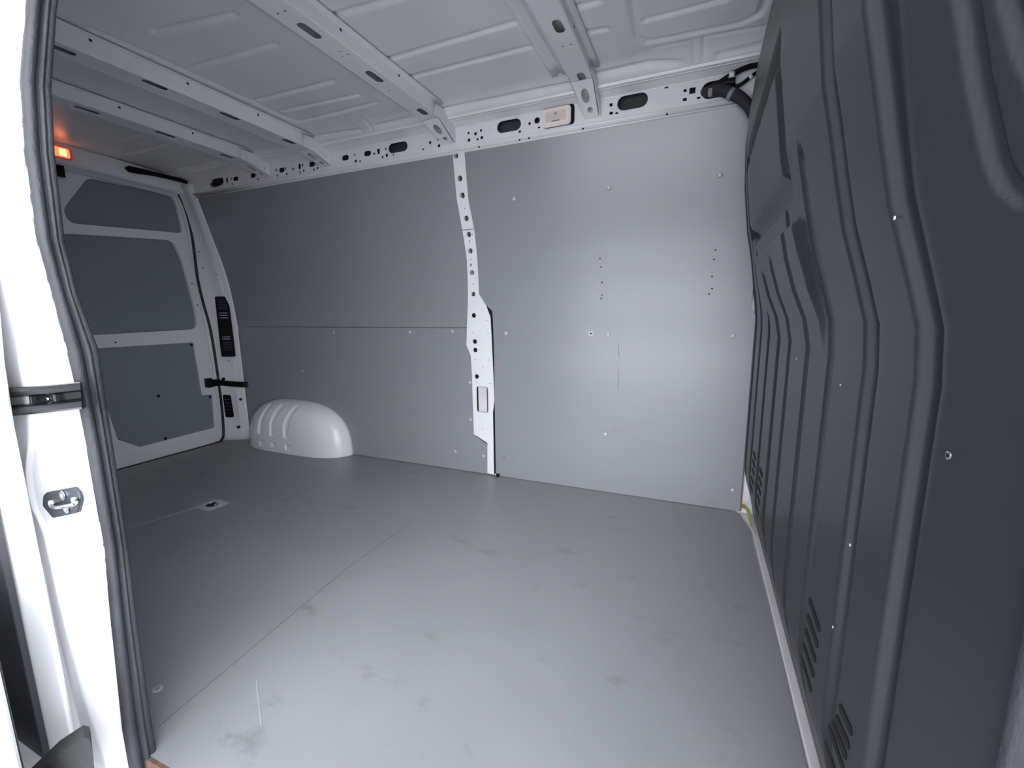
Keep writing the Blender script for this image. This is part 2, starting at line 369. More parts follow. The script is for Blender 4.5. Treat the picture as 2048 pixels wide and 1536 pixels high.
# centre pillar
pil_px = [(905, 303), (929, 301), (937, 400), (949, 461), (955, 520), (958, 588), (972, 610), (981, 634), (984, 690), (989, 800), (986, 825), (987, 880), (988, 949), (975, 946), (975, 886), (948, 868), (944, 750), (942, 712), (933, 690), (934, 655), (935, 634), (936, 600), (934, 520), (925, 461), (914, 400)]
pil = empty('side_pillar', (-1.33, 0, 0), 'white metal pillar pierced by round holes, between the two grey boards of the far wall', 'pillar')
OFFP = .006
outer = poly_wall(pil_px, OFFP)
hol = []
for p, r in [((912, 311), .013), ((920, 357), .013), ((925, 391), .013), ((933, 437), .013), ((938, 469), .013), ((941, 502), .013), ((944, 545), .013), ((947, 588), .012),
             ((948, 631), .013), ((950, 683), .013), ((951, 700), .013), ((954, 753), .013)]:
    q = wall(*p, OFFP); hol.append(circle(q[0], q[2], r))
for p in [(930, 417), (945, 469), (939, 482), (942, 519), (946, 568), (951, 556), (973, 641), (946, 665), (976, 666), (951, 719), (978, 720), (966, 734), (953, 766), (980, 767), (965, 858)]:
    q = wall(*p, OFFP); hol.append(circle(q[0], q[2], .003, 8))
q = wall(942, 530, OFFP); hol.append(rrect(q[0], q[2], .012, .012, .001))
q0 = wall(953, 772, OFFP); q1 = wall(977, 826, OFFP); hol.append(fillet([(q0[0], q1[2]), (q1[0], q1[2]), (q1[0], q0[2]), (q0[0], q0[2])], .018))
# a flat ribbon and a second sheet behind it
ZP = list(np.linspace(.1, 1.68, 24))
pp = plate('pillar_face', outer, hol, .003, wmap(OFFP), WHITE, pil, cutv=ZP, smooth=True)
q = wall(925, 461); 
plate('pillar_joint', [(q[0]-.003, q[2]-.0015), (q[0]+.068, q[2]-.0015), (q[0]+.068, q[2]+.0015), (q[0]-.003, q[2]+.0015)], [], .0012, wmap(OFFP+.0022), JOINT, pil)
# inner channel seen through the rectangular window
box('inner_channel', (-1.352, .012, .30), (-1.30, .020, .56), ALU, pil)
plate('lower_bracket', [tuple(wall(*p, .008)[[0, 2]]) for p in [(950, 829), (983, 829), (982, 884), (976, 884), (951, 866)]], [circle(*wall(965, 858, .008)[[0, 2]], .003, 8)], .003, wmap(.0085), WHITE, pil, bevel=0)
box('backing_channel', (-1.40, .022, .0), (-1.25, .045, 1.0), DARKSTEEL, pil)

# ------------------------------------------------------------------ roof rail
rail = empty('roof_rail', (-1.7, RAILY, 1.70), 'long white roof rail with slots and square holes along the top of the far wall', 'roof rail')
def rp(px, py): q = on(px, py, 1, RAILY); return q[0], q[2]
X0, X1 = -3.40, .06; ZB, ZT = 1.703, 1.786
hs = []
def sq(px, py, w=.011, h=None, ang=0): u, v = rp(px, py); hs.append(rrect(u, v, w, h or w, .001, ang))
def sl(pl_, pr_, h):
    a, b = rp(*pl_), rp(*pr_); hs.append(slot((a[0]+b[0])/2, min(max((a[1]+b[1])/2, ZB+h/2+.004), ZT-h/2-.004), b[0]-a[0], h, 0))
for p in [(937, 266), (962, 261), (955, 278.4)]: sq(*p, .010)
for p in [(951, 267.7), (938, 280), (963.4, 275.3)]: sq(*p, .013)
sl((994, 256), (1042, 247), .050)
sq(1059, 247, .011, ang=.78); sq(1039.5, 263, .011, ang=.78)
sq(860.4, 285, .013); sq(876.4, 277.6, .010, .014); sq(878, 291.4, .013); sq(846.4, 298.5, .011, .007)
sl((777, 299), (815, 290), .046)
sl((684, 317), (697.5, 314), .026); sl((728, 308.5), (742, 305.3), .026)
sq(757, 302.8, .016, .026); sq(748.3, 307.2, .011, ang=.78); sq(765, 314.2, .011, ang=.78)
for p in [(771.5, 297.6), (787, 309.5), (709, 309.6), (720, 322)]: sq(*p, .009)
for p in [(773.5, 310.5), (711.3, 322)]: sq(*p, .014)
sl((501, 352), (511, 350), .026); sl((558, 341.3), (569, 339), .026); sl((618, 329.5), (630, 327), .026); sl((466, 358.6), (476.5, 356.4), .025)
for p, in [((454, 360.6),), ((599, 332.8),)]: u, v = rp(*p); hs.append(slot(u, v, .018, .032))
for cx_, cy_ in [(560, 665), (575, 735), (910, 597), (925, 672), (1175, 547), (1190, 622), (1303, 522), (1320, 600), (1407, 530), (1503, 577), (1551, 555), (1535, 477), (1690, 540), (1740, 520), (1725, 440)]:
    sq(380+cx_/6.827, 260+cy_/6.827, .012)
sl((1234.5, 209), (1296, 197), .055)
sq(1222, 209.7, .012); sq(1222.3, 226.3, .014, .011); sq(1233.6, 226, .012, .007); sq(1333, 174.7, .013, .007)
u, v = rp(1077.6, 240.2); hs.append(circle(u-.008, v, .013)); sq(1078, 254.8, .011, .007)
sq(1370.3, 181.1, .011); sq(1384.8, 181.1, .022); sq(1369.6, 198.9, .014, .011); sq(1397.4, 195.5, .013, .007)
sl((1402, 186), (1472, 168), .060)
sl((424, 366), (447, 360), .038)
plate('rail_face', [(X0, ZB), (X1, ZB), (X1, ZT), (X0, ZT)], hs, .003, lambda u, v, w: (u, RAILY+.0015+w, v), WHITE, rail)
# box section round the face: underside, lip, upper step and roof flange
sec_low = [(-.197, 1.703), (-.194, 1.696), (-.186, 1.690), (-.176, 1.687), (-.176, 1.684), (-.187, 1.683), (-.190, 1.680), (-.188, 1.678), (-.160, 1.682), (-.135, 1.69)]
sec_up = [(-.197, 1.785), (-.1985, 1.788), (-.202, 1.7895), (-.238, 1.8015), (-.2405, 1.7985), (-.246, 1.7985), (-.248, 1.801), (-.256, 1.801), (-.258, 1.799), (-.263, 1.800), (-.266, 1.808)]
XS = [X0, -2.6, -1.9, -1.41, -1.40, -1.22, -1.21, -.6, X1]
surf('lower_lip', [[(x, y, z) for y, z in sec_low] for x in XS], WHITE, rail, smooth=True, thick=.002)
surf('upper_flange', [[(x, y, z) for y, z in sec_up] for x in XS], WHITE, rail, smooth=False, flip=True, thick=.002)
box('rail_cavity', (X0, -.150, 1.69), (X1, -.140, 1.80), CAV, rail)  # backing sheet in the painted shade colour, seen through the holes
for p in [(1163, 252), (1333, 221), (1034, 274), (1054, 271), (954, 290)]:
    q = on(*p, 2, 1.69); disc('lip_hole', (q[0], -.188, 1.6895), (0, -.5, -1), .004, .003, HOLE, rail, seg=8)
# raised collars round two of the bolt holes
for p in [(951, 267.7), (860.4, 285)]:
    u, v = rp(*p); plate('weld_ring', circle(u-.003, v, .018), [rrect(u, v, .0135, .0135, .001)], .0015, lambda a, b, w: (a, RAILY-.0005+w, b), WHITE, rail)

# ------------------------------------------------------------------ roof bows
BOWB = {0: 1.767, 1: 1.764, 2: 1.781, 3: 1.806}
BX = [-2.579, -2.114, -1.337, -.647]
BSL = [[(174, 221, .085), (331, 269, .085), (453, 311, .07)], [(118, 97, .085), (312, 170, .085), (466, 231, .085), (582, 281, .07)],
       [(619, 63, .085), (749, 154, .085), (845, 222, .065)], [(1117, 53, .07), (1163, 151, .06)]]
BDOT = [[(121, 199), (260, 246), (384, 289)], [(243, 148), (250, 146), (391, 205), (398, 203), (541, 265)], [(556, 28), (570, 23), (681, 104), (697, 110), (684, 114), (779, 180), (790, 177), (841, 236), (856, 232)], [(1126, 92), (1142, 88), (1163, 166), (1177, 164)]]
bow_lab = ['white roof bow nearest the rear doors, carrying oval slots', 'white roof bow second from the rear doors', 'long white roof bow that meets the rail above the holed pillar', 'white roof bow nearest the bulkhead, just right of the clear lamp']
for i in range(4):
    xr, zb = BX[i], BOWB[i]; wdt = .088; xl = xr-wdt; zt = skin(xr)-.003
    bow = empty('roof_bow', (xr-wdt/2, -.2, 1.73), bow_lab[i], 'roof bow', 'roof bows across the ceiling')
    ys = list(np.linspace(-.335, -1.60, 16)); ysd = [-.268]+ys
    def arch(y): return .006*math.sin(max(0, min(1, (-.335-y)/1.27))*math.pi)
    sl_ = []
    for (px, py, L) in BSL[i]:
        q = on(px, py, 2, zb+.004); sl_.append(slot(min(max(q[0], xl+.022), xr-.022), q[1], .030, L))
    for (px, py) in BDOT[i]:
        q = on(px, py, 2, zb+.004)
        if xl+.006 < q[0] < xr-.006: sl_.append(circle(q[0], q[1], .004, 8))
    plate('bow_underside', [(xl+.003, -.335), (xr-.003, -.335), (xr-.003, -1.60), (xl+.003, -1.60)], sl_, .002, lambda u, v, w, z=zb: (u, v, z+arch(v)+w), WHITE, bow, cutv=ys[1:-1])
    for side, xa, s in (('r', xr, 1), ('l', xl, -1)):
        zf = zt-.002
        sec = [(xa-s*.003, zb-.0005), (xa-s*.0008, zb+.0012), (xa, zb+.004), (xa, zf-.005), (xa+s*.002, zf-.0015), (xa+s*.006, zf), (xa+s*(.026 if s > 0 else .030), zf)]
        surf('bow_side', [[(x, y, z+(arch(y) if z < zf-.008 else 0)) for x, z in sec] for y in ys], WHITE, bow, smooth=True, thick=.0015*s, flip=False)
        if s < 0:
            sec = [(xl-.030, zf), (xl-.034, zf+.004), (xl-.05, zf+.004), (xl-.055, zf-.001), (xl-.075, zf-.001), (xl-.080, zt+.004)]
            surf('roof_flange', [[(x, y, z) for x, z in sec] for y in ys], ROOFM, bow, smooth=True, thick=-.001)
    # pressed notches along the flange
    for yq in (-.62, -.92, -1.22):
        disc('flange_notch', (xr+.0005, yq, zt-.012), (1, 0, 0), .005, .0012, HOLE, bow, seg=8)
    # bracket dropping to the rail
    zbr = 1.722
    def bm_(u, v, w, xr=xr, zb=zb): # v: 0 at the rail, 1 at the bow
        z = zbr+(zb-.003-zbr)*v if v <= 1 else zb-.003
        return (u, RAILY-.004-.132*v, z+w)
    wr_ = .052
    outl = [(xr-wr_-.010, 0), (xr-.006, 0), (xr-.002, 1.05), (xl+.004, 1.05)]
    xm = xr-.036
    plate('bracket_plate', outl, [[(u, v) for u, v in slot(xm-.003, .60, .032, .30)] if False else [(xm-.006+(.016)*math.cos(t), .62+(.20)*math.sin(t)) for t in np.linspace(0, 2*math.pi, 17)[:-1]],
          [(xm+.002+.011*math.cos(t), .22+.085*math.sin(t)) for t in np.linspace(0, 2*math.pi, 17)[:-1]]], .002, bm_, WHITE, bow)
    side = [(RAILY-.003, zbr-.002, .002), (RAILY-.136, zb-.004, .002), (RAILY-.180, zb-.003, .004), (RAILY-.172, zt-.012, .015), (RAILY-.150, zt-.006), (RAILY-.06, zt-.008), (RAILY-.046, 1.806), (RAILY-.030, 1.797), (RAILY-.003, 1.786, .002)]
    plate('bracket_side', fillet(side, .008), [circle(RAILY-.035, zbr+.034, .004, 8)], .002, lambda u, v, w, x=xr: (x-.0005+w+.002, u, v), WHITE, bow)
    plate('bracket_side', fillet(side, .008), [], .002, lambda u, v, w, x=xl: (x+(.026 if u > -.21 else .012)*max(0, min(1, (u+.34)/.14))+w, u, v), WHITE, bow)
    q = (xr-.045, RAILY-.100, zb-.014)
    box('bracket_tab', (xr-.050, RAILY-.1365, zb-.0035), (xr-.028, RAILY-.128, zb+.0), HOLE, bow)

# ------------------------------------------------------------------ lamps
lc = empty('interior_lamp', (-.87, RAILY, 1.73), 'clear rectangular interior lamp with a small printed marking, on the roof rail', 'lamp')
a = rp(1084, 224); b = rp(1141, 213); c_ = rp(1146, 250); d_ = rp(1089, 259)
us = [(a[0]+d_[0])/2+.002, (b[0]+c_[0])/2]; vs = [(d_[1]+c_[1])/2+.002, (a[1]+b[1])/2]
cu_, cv_ = sum(us)/2, sum(vs)/2; lw, lh = us[1]-us[0], vs[1]-vs[0]
ym = lambda d: (lambda u, v, w: (u, RAILY-d+w, v))
plate('lamp_gasket', rrect(cu_+.006, cv_+.004, lw+.012, lh+.008, .014), [], .006, ym(.003), BLACK, lc, label='black opening around the lamp')
plate('lamp_body', rrect(cu_, cv_, lw, lh, .014), [], .014, ym(.012), LENS, lc, label='milky pinkish lamp body')
plate('lens_rim', rrect(cu_, cv_, lw-.012, lh-.012, .010), [rrect(cu_-.002, cv_, lw-.034, lh-.030, .006)], .004, ym(.0205), LENS, lc)
refl = plate('reflector', rrect(cu_-.002, cv_, lw-.034, lh-.030, .006), [], .002, ym(.0198), mat('lamp_reflector', (.75, .66, .62), .15, metal=.3), lc)
dome('bulb', (cu_-.002, RAILY-.0205, cv_+.010), (0, -1, 0), .007, .003, mat('bulb_glass', (.45, .38, .36), .15), refl)
for dx in (-.012, .0, .012):
    plate('printed_mark', circle(cu_-.002+dx, cv_-.021, .0062, 12), [circle(cu_-.002+dx, cv_-.021, .0042, 12)], .0006, ym(.0212), HOLE, refl)
plate('printed_mark', rrect(cu_-.002, cv_-.021, .032, .003, .001), [], .0006, ym(.0212), HOLE, refl)
# red glowing lamp on the rear header
XH = -3.375
lr = empty('interior_lamp', (XH, -.80, 1.77), 'glowing orange red lamp on the header above the rear doors', 'lamp')
xm = lambda d: (lambda u, v, w: (XH+d+w, u, v))
plate('lamp_body', rrect(-.806, 1.777, .09, .062, .012), [], .012, xm(.006), REDRIM, lr)
rl = plate('lamp_lens', rrect(-.808, 1.777, .072, .046, .008), [], .006, xm(.014), RED, lr)
plate('lamp_glow', rrect(-.800, 1.777, .030, .034, .006), [], .003, xm(.018), GLOW, rl)

# ------------------------------------------------------------------ wiring by the bulkhead
hy = lambda px, py, d: on(px, py, 1, RAILY-d)
har = empty('wiring_harness', (-.28, RAILY, 1.75), 'thick black taped wiring harness coming out of the roof rail slot by the bulkhead', 'wiring')
tube('cable_sleeve', [on(1405, 190, 1, RAILY+.03), hy(1412, 186, .012), hy(1430, 172, .018), hy(1462, 150, .022), hy(1500, 133, .022), hy(1540, 128, .016)], .0095, BLACK, har)
tube('wrapped_bundle', [on(1404, 186, 1, RAILY+.03), hy(1418, 183, .016), hy(1440, 180, .026), hy(1462, 186, .030), hy(1482, 197, .034), hy(1498, 214, .040), hy(1508, 240, .045)], lambda t: .016+.006*math.sin(t*math.pi)-.002*t, mat('black_cloth_wrap', (.02, .02, .022), .75, bump=.6, bscale=300), har, seg=12)
tube('bundle_cover', [hy(1426, 176, .010), hy(1448, 166, .018), hy(1470, 163, .018)], .014, BLACK, har)
tube('thin_cable', [hy(1470, 174, .018), hy(1484, 167, .020), hy(1500, 155, .020), hy(1512, 146, .020), hy(1526, 144, .018)], .0065, BLACK, har)
tube('plug', [hy(1517, 141, .022), hy(1524, 150, .022)], .013, BLACK, har)
tube('white_clip', [hy(1463, 155, .026), hy(1464, 145, .026)], .011, mat('white_clip_plastic', (.75, .74, .72), .4), har, sm=0)
tube('tape_band', [hy(1419, 184, .022), hy(1427, 183, .026)], .0178, GREYTAPE, har, sm=0, label='grey cloth tape')
tube('tape_band', [hy(1498-38, 187, .034), hy(1466, 190, .036)], .0215, GREYTAPE, har, sm=0, label='grey cloth tape')
tube('tape_band', [hy(1498, 156, .022), hy(1504, 151, .022)], .0078, mat('white_tape', (.7, .7, .7), .5), har, sm=0, label='white tape')
q = hy(1519, 158, 0); disc('grommet_hole', (q[0], RAILY-.002, q[2]), (0, -1, 0), .009, .001, HOLE, rail)

# ================================================================== REAR END
# pillar between side wall and rear door, a ruled sheet with a soft fold
SZ = [-.02, 0, .53, 1.10, 1.45, 1.59, 1.69, 1.76]; SY = [-.098, -.098, -.109, -.145, -.165, -.18, -.205, -.24]
def sy(z): return float(np.interp(z, SZ, SY))
rpil = empty('rear_pillar', (-3.36, -.05, 0), 'white rear corner pillar with two black vent grilles beside the rear door', 'pillar')
rows = []
for z in np.linspace(-.01, 1.76, 40):
    y1 = wy(z)-.004; y0 = sy(z)
    P = [(-3.278, y1+.006, z), (-3.284, y1-.002, z)]
    a = np.array([-3.315, y1-.018]); b = np.array([-3.455, y0])
    P += [(-3.300, y1-.008, z), (a[0]-.012, a[1]-.006, z)]
    dep = .010 if .12 < z < .36 or z > .5 else 0.0
    for t in (.12, .2, .5, .8, .92, 1.0):
        q = a+(b-a)*t; P.append((q[0]-dep*.6*(1 if .15 < t < .9 else 0), q[1]+dep*.8*(1 if .15 < t < .9 else 0), z))
    rows.append(P)
surf('pillar_skin', rows, WHITE, rpil, smooth=True, thick=.003)
def rpl(px, py):                       # point on the diagonal face of the rear pillar
    X = -3.40; q = on(px, py, 0, X)
    for i in range(30):
        q = on(px, py, 0, X); y1, y0 = wy(q[2])-.022, sy(q[2]); t = np.clip((q[1]-y1)/(y0-y1), 0, 1)
        X = .5*X+.5*(-3.315-.14*t)
    return q
def vent(pxs, marks, lab, slats):
    v = empty('vent_grille', tuple(rpl(*pxs[0])), lab, 'vent')
    P = [rpl(*p) for p in pxs]
    cen = sum(P)/len(P); ex = (P[1]+P[2]-P[0]-P[3]); ex /= np.linalg.norm(ex); ez = (P[0]+P[1]-P[2]-P[3]); ez -= ex*(ez@ex); ez /= np.linalg.norm(ez); nn = np.cross(ex, ez)
    if nn @ (CAM-cen) < 0: nn = -nn
    loc = [((p-cen)@ex, (p-cen)@ez) for p in P]
    f = lambda d: (lambda u, w_, t: cen+ex*u+ez*w_+nn*(d+t))
    gp = plate('grille_plate', fillet(loc, .012), [], .008, f(.008), BLACK, v)
    us = [l[0] for l in loc]; vs = [l[1] for l in loc]
    hgt = max(vs)-min(vs)
    def pos(t): # t from top to bottom
        uc = (loc[0][0]+loc[1][0])/2*(1-t)+(loc[2][0]+loc[3][0])/2*t; return uc, max(vs)*(1-t)+min(vs)*t
    wv = (loc[1][0]-loc[0][0])*.62
    for t in slats:
        u_, v_ = pos(t); plate('slat', rrect(u_, v_, wv, .006, .001), [], .004, f(.0135), DARKSTEEL, gp)
    for t in marks:
        u_, v_ = pos(t); plate('daylight_strip', rrect(u_, v_, wv*.95, .005, .001), [], .002, f(.013), STEEL, gp, label='bright steel strip standing in for daylight through a slit')  # daylight through the grille put in as bright steel strips
vent([(430, 593), (458, 593), (472, 713), (444, 713)], (.27, .31, .35, .665, .70), 'tall black vent grille with bright slits on the rear corner pillar', (.06, .095, .13, .165, .20, .76, .80, .84, .88))
vent([(447, 789), (462, 790), (469, 834), (453, 834)], (), 'short black vent grille low on the rear corner pillar below the strap', (.2, .35, .5, .65, .8))
for p, r in [((482, 798), .010), ((478, 853), .012)]:
    q = rpl(*p); disc('pillar_hole', q+np.array([.012, -.012, 0]), (1, -.7, 0), r, .002, HOLE, rpil, seg=12)
for p in [(433, 549), (407, 536), (398, 504), (458, 721)]:
    q = rpl(*p); disc('pillar_hole', q+np.array([.008, -.008, 0]), (1, -.7, 0), .004, .002, HOLE, rpil, seg=8)
# header above the rear doors
hd = empty('rear_header', (XH, -.9, 1.75), 'white cross header above the rear doors', 'header')
def hz_t(y): return 1.790+.035*math.sin(max(0, min(1, (-.12-y)/1.5))*math.pi)
def hz_b(y): return 1.705+.020*math.sin(max(0, min(1, (-.12-y)/1.5))*math.pi)
rows = []
for y in np.linspace(-.07, -1.66, 30):
    t_, b_ = hz_t(y), hz_b(y)
    rows.append([(XH-.05, y, t_+.012), (XH-.02, y, t_+.004), (XH-.003, y, t_), (XH, y, t_-.006), (XH, y, b_+.02), (XH-.006, y, b_+.006), (XH-.03, y, b_), (XH-.045, y, b_+.002), (XH-.06, y, b_-.012), (XH-.085, y, b_-.016)])
surf('header_skin', rows, WHITE, hd, smooth=True, thick=.003, flip=True)
for (p0, p1, h) in [((246, 331), (300, 343), .034)]:
    a, b = on(*p0, 0, XH+.001), on(*p1, 0, XH+.001)
    plate('header_slot', slot((a[1]+b[1])/2, (a[2]+b[2])/2-.004, abs(b[1]-a[1]), h, -.05), [], .001, lambda u, v, w: (XH+.0012+w, u, v), HOLE, hd)
for p in [(270, 343), (331, 356)]:
    q = on(*p, 0, XH); disc('header_hole', q, (1, 0, 0), .006, .001, HOLE, hd, seg=8)
q0 = on(120, 325, 0, XH); box('latch_bracket', (XH-.02, q0[1]-.03, 1.655), (XH+.004, q0[1]+.012, 1.712), BLACK, hd)
# slot in the corner
tube('corner_grommet', [on(340, 377, 0, -3.42), on(356, 383, 0, -3.415), on(370, 394, 0, -3.41), on(379, 409, 0, -3.40)], .009, BLACK, rpil)
# conduit along the header into the rail
cdt = empty('cable_conduit', (XH, -.4, 1.77), 'black cable conduit running from the rear header into the roof rail', 'wiring')
tube('conduit', [on(250, 336, 0, XH+.012), on(272, 341, 0, XH+.018), on(300, 346, 0, XH+.020), on(335, 354, 0, XH+.022), on(370, 363, 0, XH+.03), on(400, 373, 0, XH+.06), on(418, 374, 0, -3.27), on(430, 368, 1, -.215), on(444, 363, 1, -.19)], lambda t: .019*min(1, .25+t*14) if t < .12 else (.019-.006*min(1, (t-.12)*4) if t < .75 else .016), BLACK, cdt, ribs=.001, sm=10)
# door frame seal
seal_px = [(150, 966), (236, 942), (330, 916), (430, 887), (444, 878), (447, 862), (443, 810), (434, 740), (421, 660), (405, 600), (395, 555), (388, 500), (382, 460), (373, 425), (362, 398), (345, 381), (300, 370)]
tube('door_frame_seal', [on(*p, 0, -3.425) for p in seal_px], .0085, SEALM, None, seg=8, sm=5, label='thin black rubber seal framing the right rear door', cat='seal')
box('trim_5', (-3.50, -1.74, -.06), (-3.432, -.085, -.004), BLACK, kind='structure')

def rear_door(name, mir):
    d = empty(name, (-3.47, -.1 if not mir else -1.66, 0), kind='structure')
    def my(y): return y if not mir else -1.765-y
    def P(pxs): return [tuple(on(*p[:2], 0, -3.465)[[1, 2]])+tuple(p[2:]) for p in pxs]
    zz = np.linspace(.0, 1.74, 14)
    out = [(-.878, -.002), (-.10, -.002)]+[(sy(z)+.006, z) for z in zz[1:]]+[(-.30, 1.752), (-.878, 1.756)]
    w1 = fillet([(-.665, 1.700), (-.30, 1.700), (-.214, 1.690), (-.190, 1.470), (-.78, 1.432), (-.80, 1.50)], .035)
    w2 = fillet([(-.83, 1.372), (-.262, 1.415), (-.222, 1.30), (-.172, .95), (-.176, .828), (-.78, .815)], .045)
    w3 = fillet([(-.758, .738), (-.213, .738, .006), (-.198, .36, .012), (-.128, .355, .012), (-.140, .108), (-.615, .100), (-.722, .18), (-.75, .40)], .012)
    f = lambda d0: (lambda u, v, w: (-3.465+d0+w, my(u), v))
    o = plate('door_frame', out, [w1, w2, w3], .022, f(0), WHITE, d)
    md = o.modifiers.new('bevel', 'BEVEL'); md.width = .006; md.segments = 3; md.limit_method = 'ANGLE'; md.angle_limit = .9
    def grow(poly, s=.004): c = np.mean(np.array(poly), 0); return [tuple(c+(np.array(p)-c)*(1+s*4)) for p in poly]
    plate('upper_door_board', grow(w1), [], .004, f(-.016), DOORB, d, label='dark grey board in the upper window opening')
    plate('middle_door_board', grow(w2), [], .004, f(-.016), DOORB, d, label='dark grey board in the middle opening')
    lb = plate('lower_door_board', grow(w3), [], .006, f(-.004), DOORB, d, label='dark grey lower door board fixed with black screws')
    plate('door_skin', [(p[0], p[1]) for p in out], [], .004, f(-.06), WHITE, d)
    if not mir:
        for p in [(383, 690), (317, 792), (420, 794), (238, 881), (331, 877)]:
            q = on(*p, 0, -3.46); dome('board_screw', q, (1, 0, 0), .010, .004, BLACK, lb, seg=10, rings=3)
        for p in [(231, 685), (395, 610), (384, 567)]:
            q = on(*p, 0, -3.454); disc('frame_hole', q, (1, 0, 0), .005, .001, HOLE, d, seg=8)
    return d
rear_door('door_1', False); rear_door('door_2', True)
# check strap
st = empty('door_check_strap', tuple(on(430, 765, 0, -3.43)), 'black door check strap across the rear corner pillar', 'strap')
def sp(px, py, X): return on(px, py, 0, X)
rows = []
path = [sp(436, 765, -3.43), sp(455, 767, -3.37), sp(480, 769, -3.28), sp(500, 769, -3.235), sp(511, 767, -3.225), sp(515, 765, -3.235)]
for c in smooth_path(path, 5):
    hh = .020
    rows.append([c+np.array([-.001, .004, -hh]), c+np.array([.003, -.003, -hh]), c+np.array([.004, -.005, -hh*.5]), c+np.array([.002, -.003, 0]), c+np.array([.004, -.005, hh*.5]), c+np.array([.003, -.003, hh]), c+np.array([-.001, .004, hh])])
surf('strap_arm', rows, BLACK, st, thick=.003)
q = sp(418, 766, -3.44); box('strap_hinge', (q[0]-.02, q[1]-.022, q[2]-.032), (q[0]+.02, q[1]+.018, q[2]+.034), BLACK, st, bevel=.006)
q = sp(430, 766, -3.43); box('hinge_pin', (q[0]-.012, q[1]-.02, q[2]-.022), (q[0]+.02, q[1]+.03, q[2]+.026), BLACK, st, bevel=.004)
q = sp(450, 758, -3.40); box('strap_bracket', (q[0]-.01, q[1]-.02, q[2]-.008), (q[0]+.012, q[1]+.025, q[2]+.012), BLACK, st, bevel=.003)

# ------------------------------------------------------------------ wheel arch
XC, XHH, HH, DD = -2.748, .462, .345, .160
def arch_depth(x, z):
    u = abs((x-XC)/XHH); v = max(z, 0)/HH
    r = (u**2.8+v**2.8)**(1/2.8)
    return r
rows = []
for t in np.linspace(0, math.pi, 181):
    row = []
    c, s = math.cos(t), math.sin(t)
    k = (abs(c)**2.7+abs(s)**2.7)**(-1/2.7)
    for r in list(np.linspace(0, .8, 60))+list(np.linspace(.81, 1.0, 24)):
        x, z = XC+XHH*c*k*r, HH*s*k*r
        dep = DD*(max(0, 1-r**4.4))**.55
        # three pressed ribs and three little squares
        for gx_ in (-2.965, -2.845, -2.715):
            lean = .035*max(0, (z-.19)/.1)
            dx = x-(gx_+lean)
            if .105 < z < .325:
                e = min(1, (z-.105)/.012, (.325-z)/.02); dep -= .011*max(0, e)*max(0, min(1, (.022-abs(dx))/.005))
            if .025 < z < .065 and abs(x-gx_-.012) < .026:
                e = min(1, (z-.025)/.006, (.065-z)/.006, (.026-abs(x-gx_-.012))/.006); dep -= .008*max(0, e)
        row.append((x, .004-dep, z+.0005))
    rows.append(row)
surf('wheel_arch_cover', rows, WHITE, None, smooth=True, thick=.003, label='white rounded wheel arch cover with three pressed ribs, against the far wall', cat='wheel arch', flip=True)

# ================================================================== BULKHEAD
bz = np.array([0, .03, .08, .15, .21, .27, .84, .90, .96, 1.03, 1.10, 1.16, 1.23, 1.40, 1.55, 1.68, 1.78, 1.90])
bxm = np.array([.050, .047, .036, .016, .004, 0, 0, -.005, -.022, -.043, -.058, -.070, -.085, -.106, -.110, -.098, -.075, -.035])
bxe = np.array([.050, .047, .036, .016, .004, 0, 0, -.003, -.010, -.022, -.033, -.044, -.060, -.085, -.095, -.085, -.060, -.030])
NYB, NZB = 520, 400
y_ = np.linspace(.014, -1.76, NYB); z_ = np.linspace(0.012, 1.868, NZB)
YY, ZZ = np.meshgrid(y_, z_, indexing='ij')
tt = np.clip(-YY/.55, 0, 1); tt = tt*tt*(3-2*tt)
base = np.interp(ZZ, bz, bxm)*tt+np.interp(ZZ, bz, bxe)*(1-tt)
ysh = np.interp(ZZ, WZ, WY)*(-1)                           # near edge leans in with height
crease = -1.59+ysh*.55
# beyond the crease the panel turns towards the front pillar
over = np.clip(crease-YY, 0, None)
base = base+over*.30
Hh = np.zeros_like(YY)
def seg_groove(P, wd, dp, flat=.0):
    global Hh
    D = np.full_like(YY, 9.)
    for a, c in zip(P[:-1], P[1:]):
        dy, dz = c[0]-a[0], c[1]-a[1]; L = dy*dy+dz*dz+1e-12
        t = np.clip(((YY-a[0])*dy+(ZZ-a[1])*dz)/L, 0, 1)
        D = np.minimum(D, np.hypot(YY-a[0]-t*dy, ZZ-a[1]-t*dz))
    q = np.clip((D-flat)/(wd-flat), 0, 1)
    Hh = np.maximum(Hh, dp*.5*(1+np.cos(np.pi*q)))
def bpt(px, py):
    d = ray(px, py)
    for t in np.linspace(.1, 4, 4000):
        q = CAM+t*d; tb = min(1, max(0, -q[1]/.55)); tb = tb*tb*(3-2*tb)
        crs = -1.59-float(np.interp(q[2], WZ, WY))*.55
        if q[0] > np.interp(q[2], bz, bxm)*tb+np.interp(q[2], bz, bxe)*(1-tb)+max(0, crs-q[1])*.30: return (q[1], q[2])
    return (q[1], q[2])
ribs = [(-.055, .22, 1.60), (-.224, .20, 1.62), (-.427, .18, 1.10), (-.632, .16, 1.01), (-.80, .14, 1.02), (-1.010, .12, 1.10), (-1.195, .12, 1.17), (-1.385, .10, 1.33), (-1.552, .08, 1.24)]
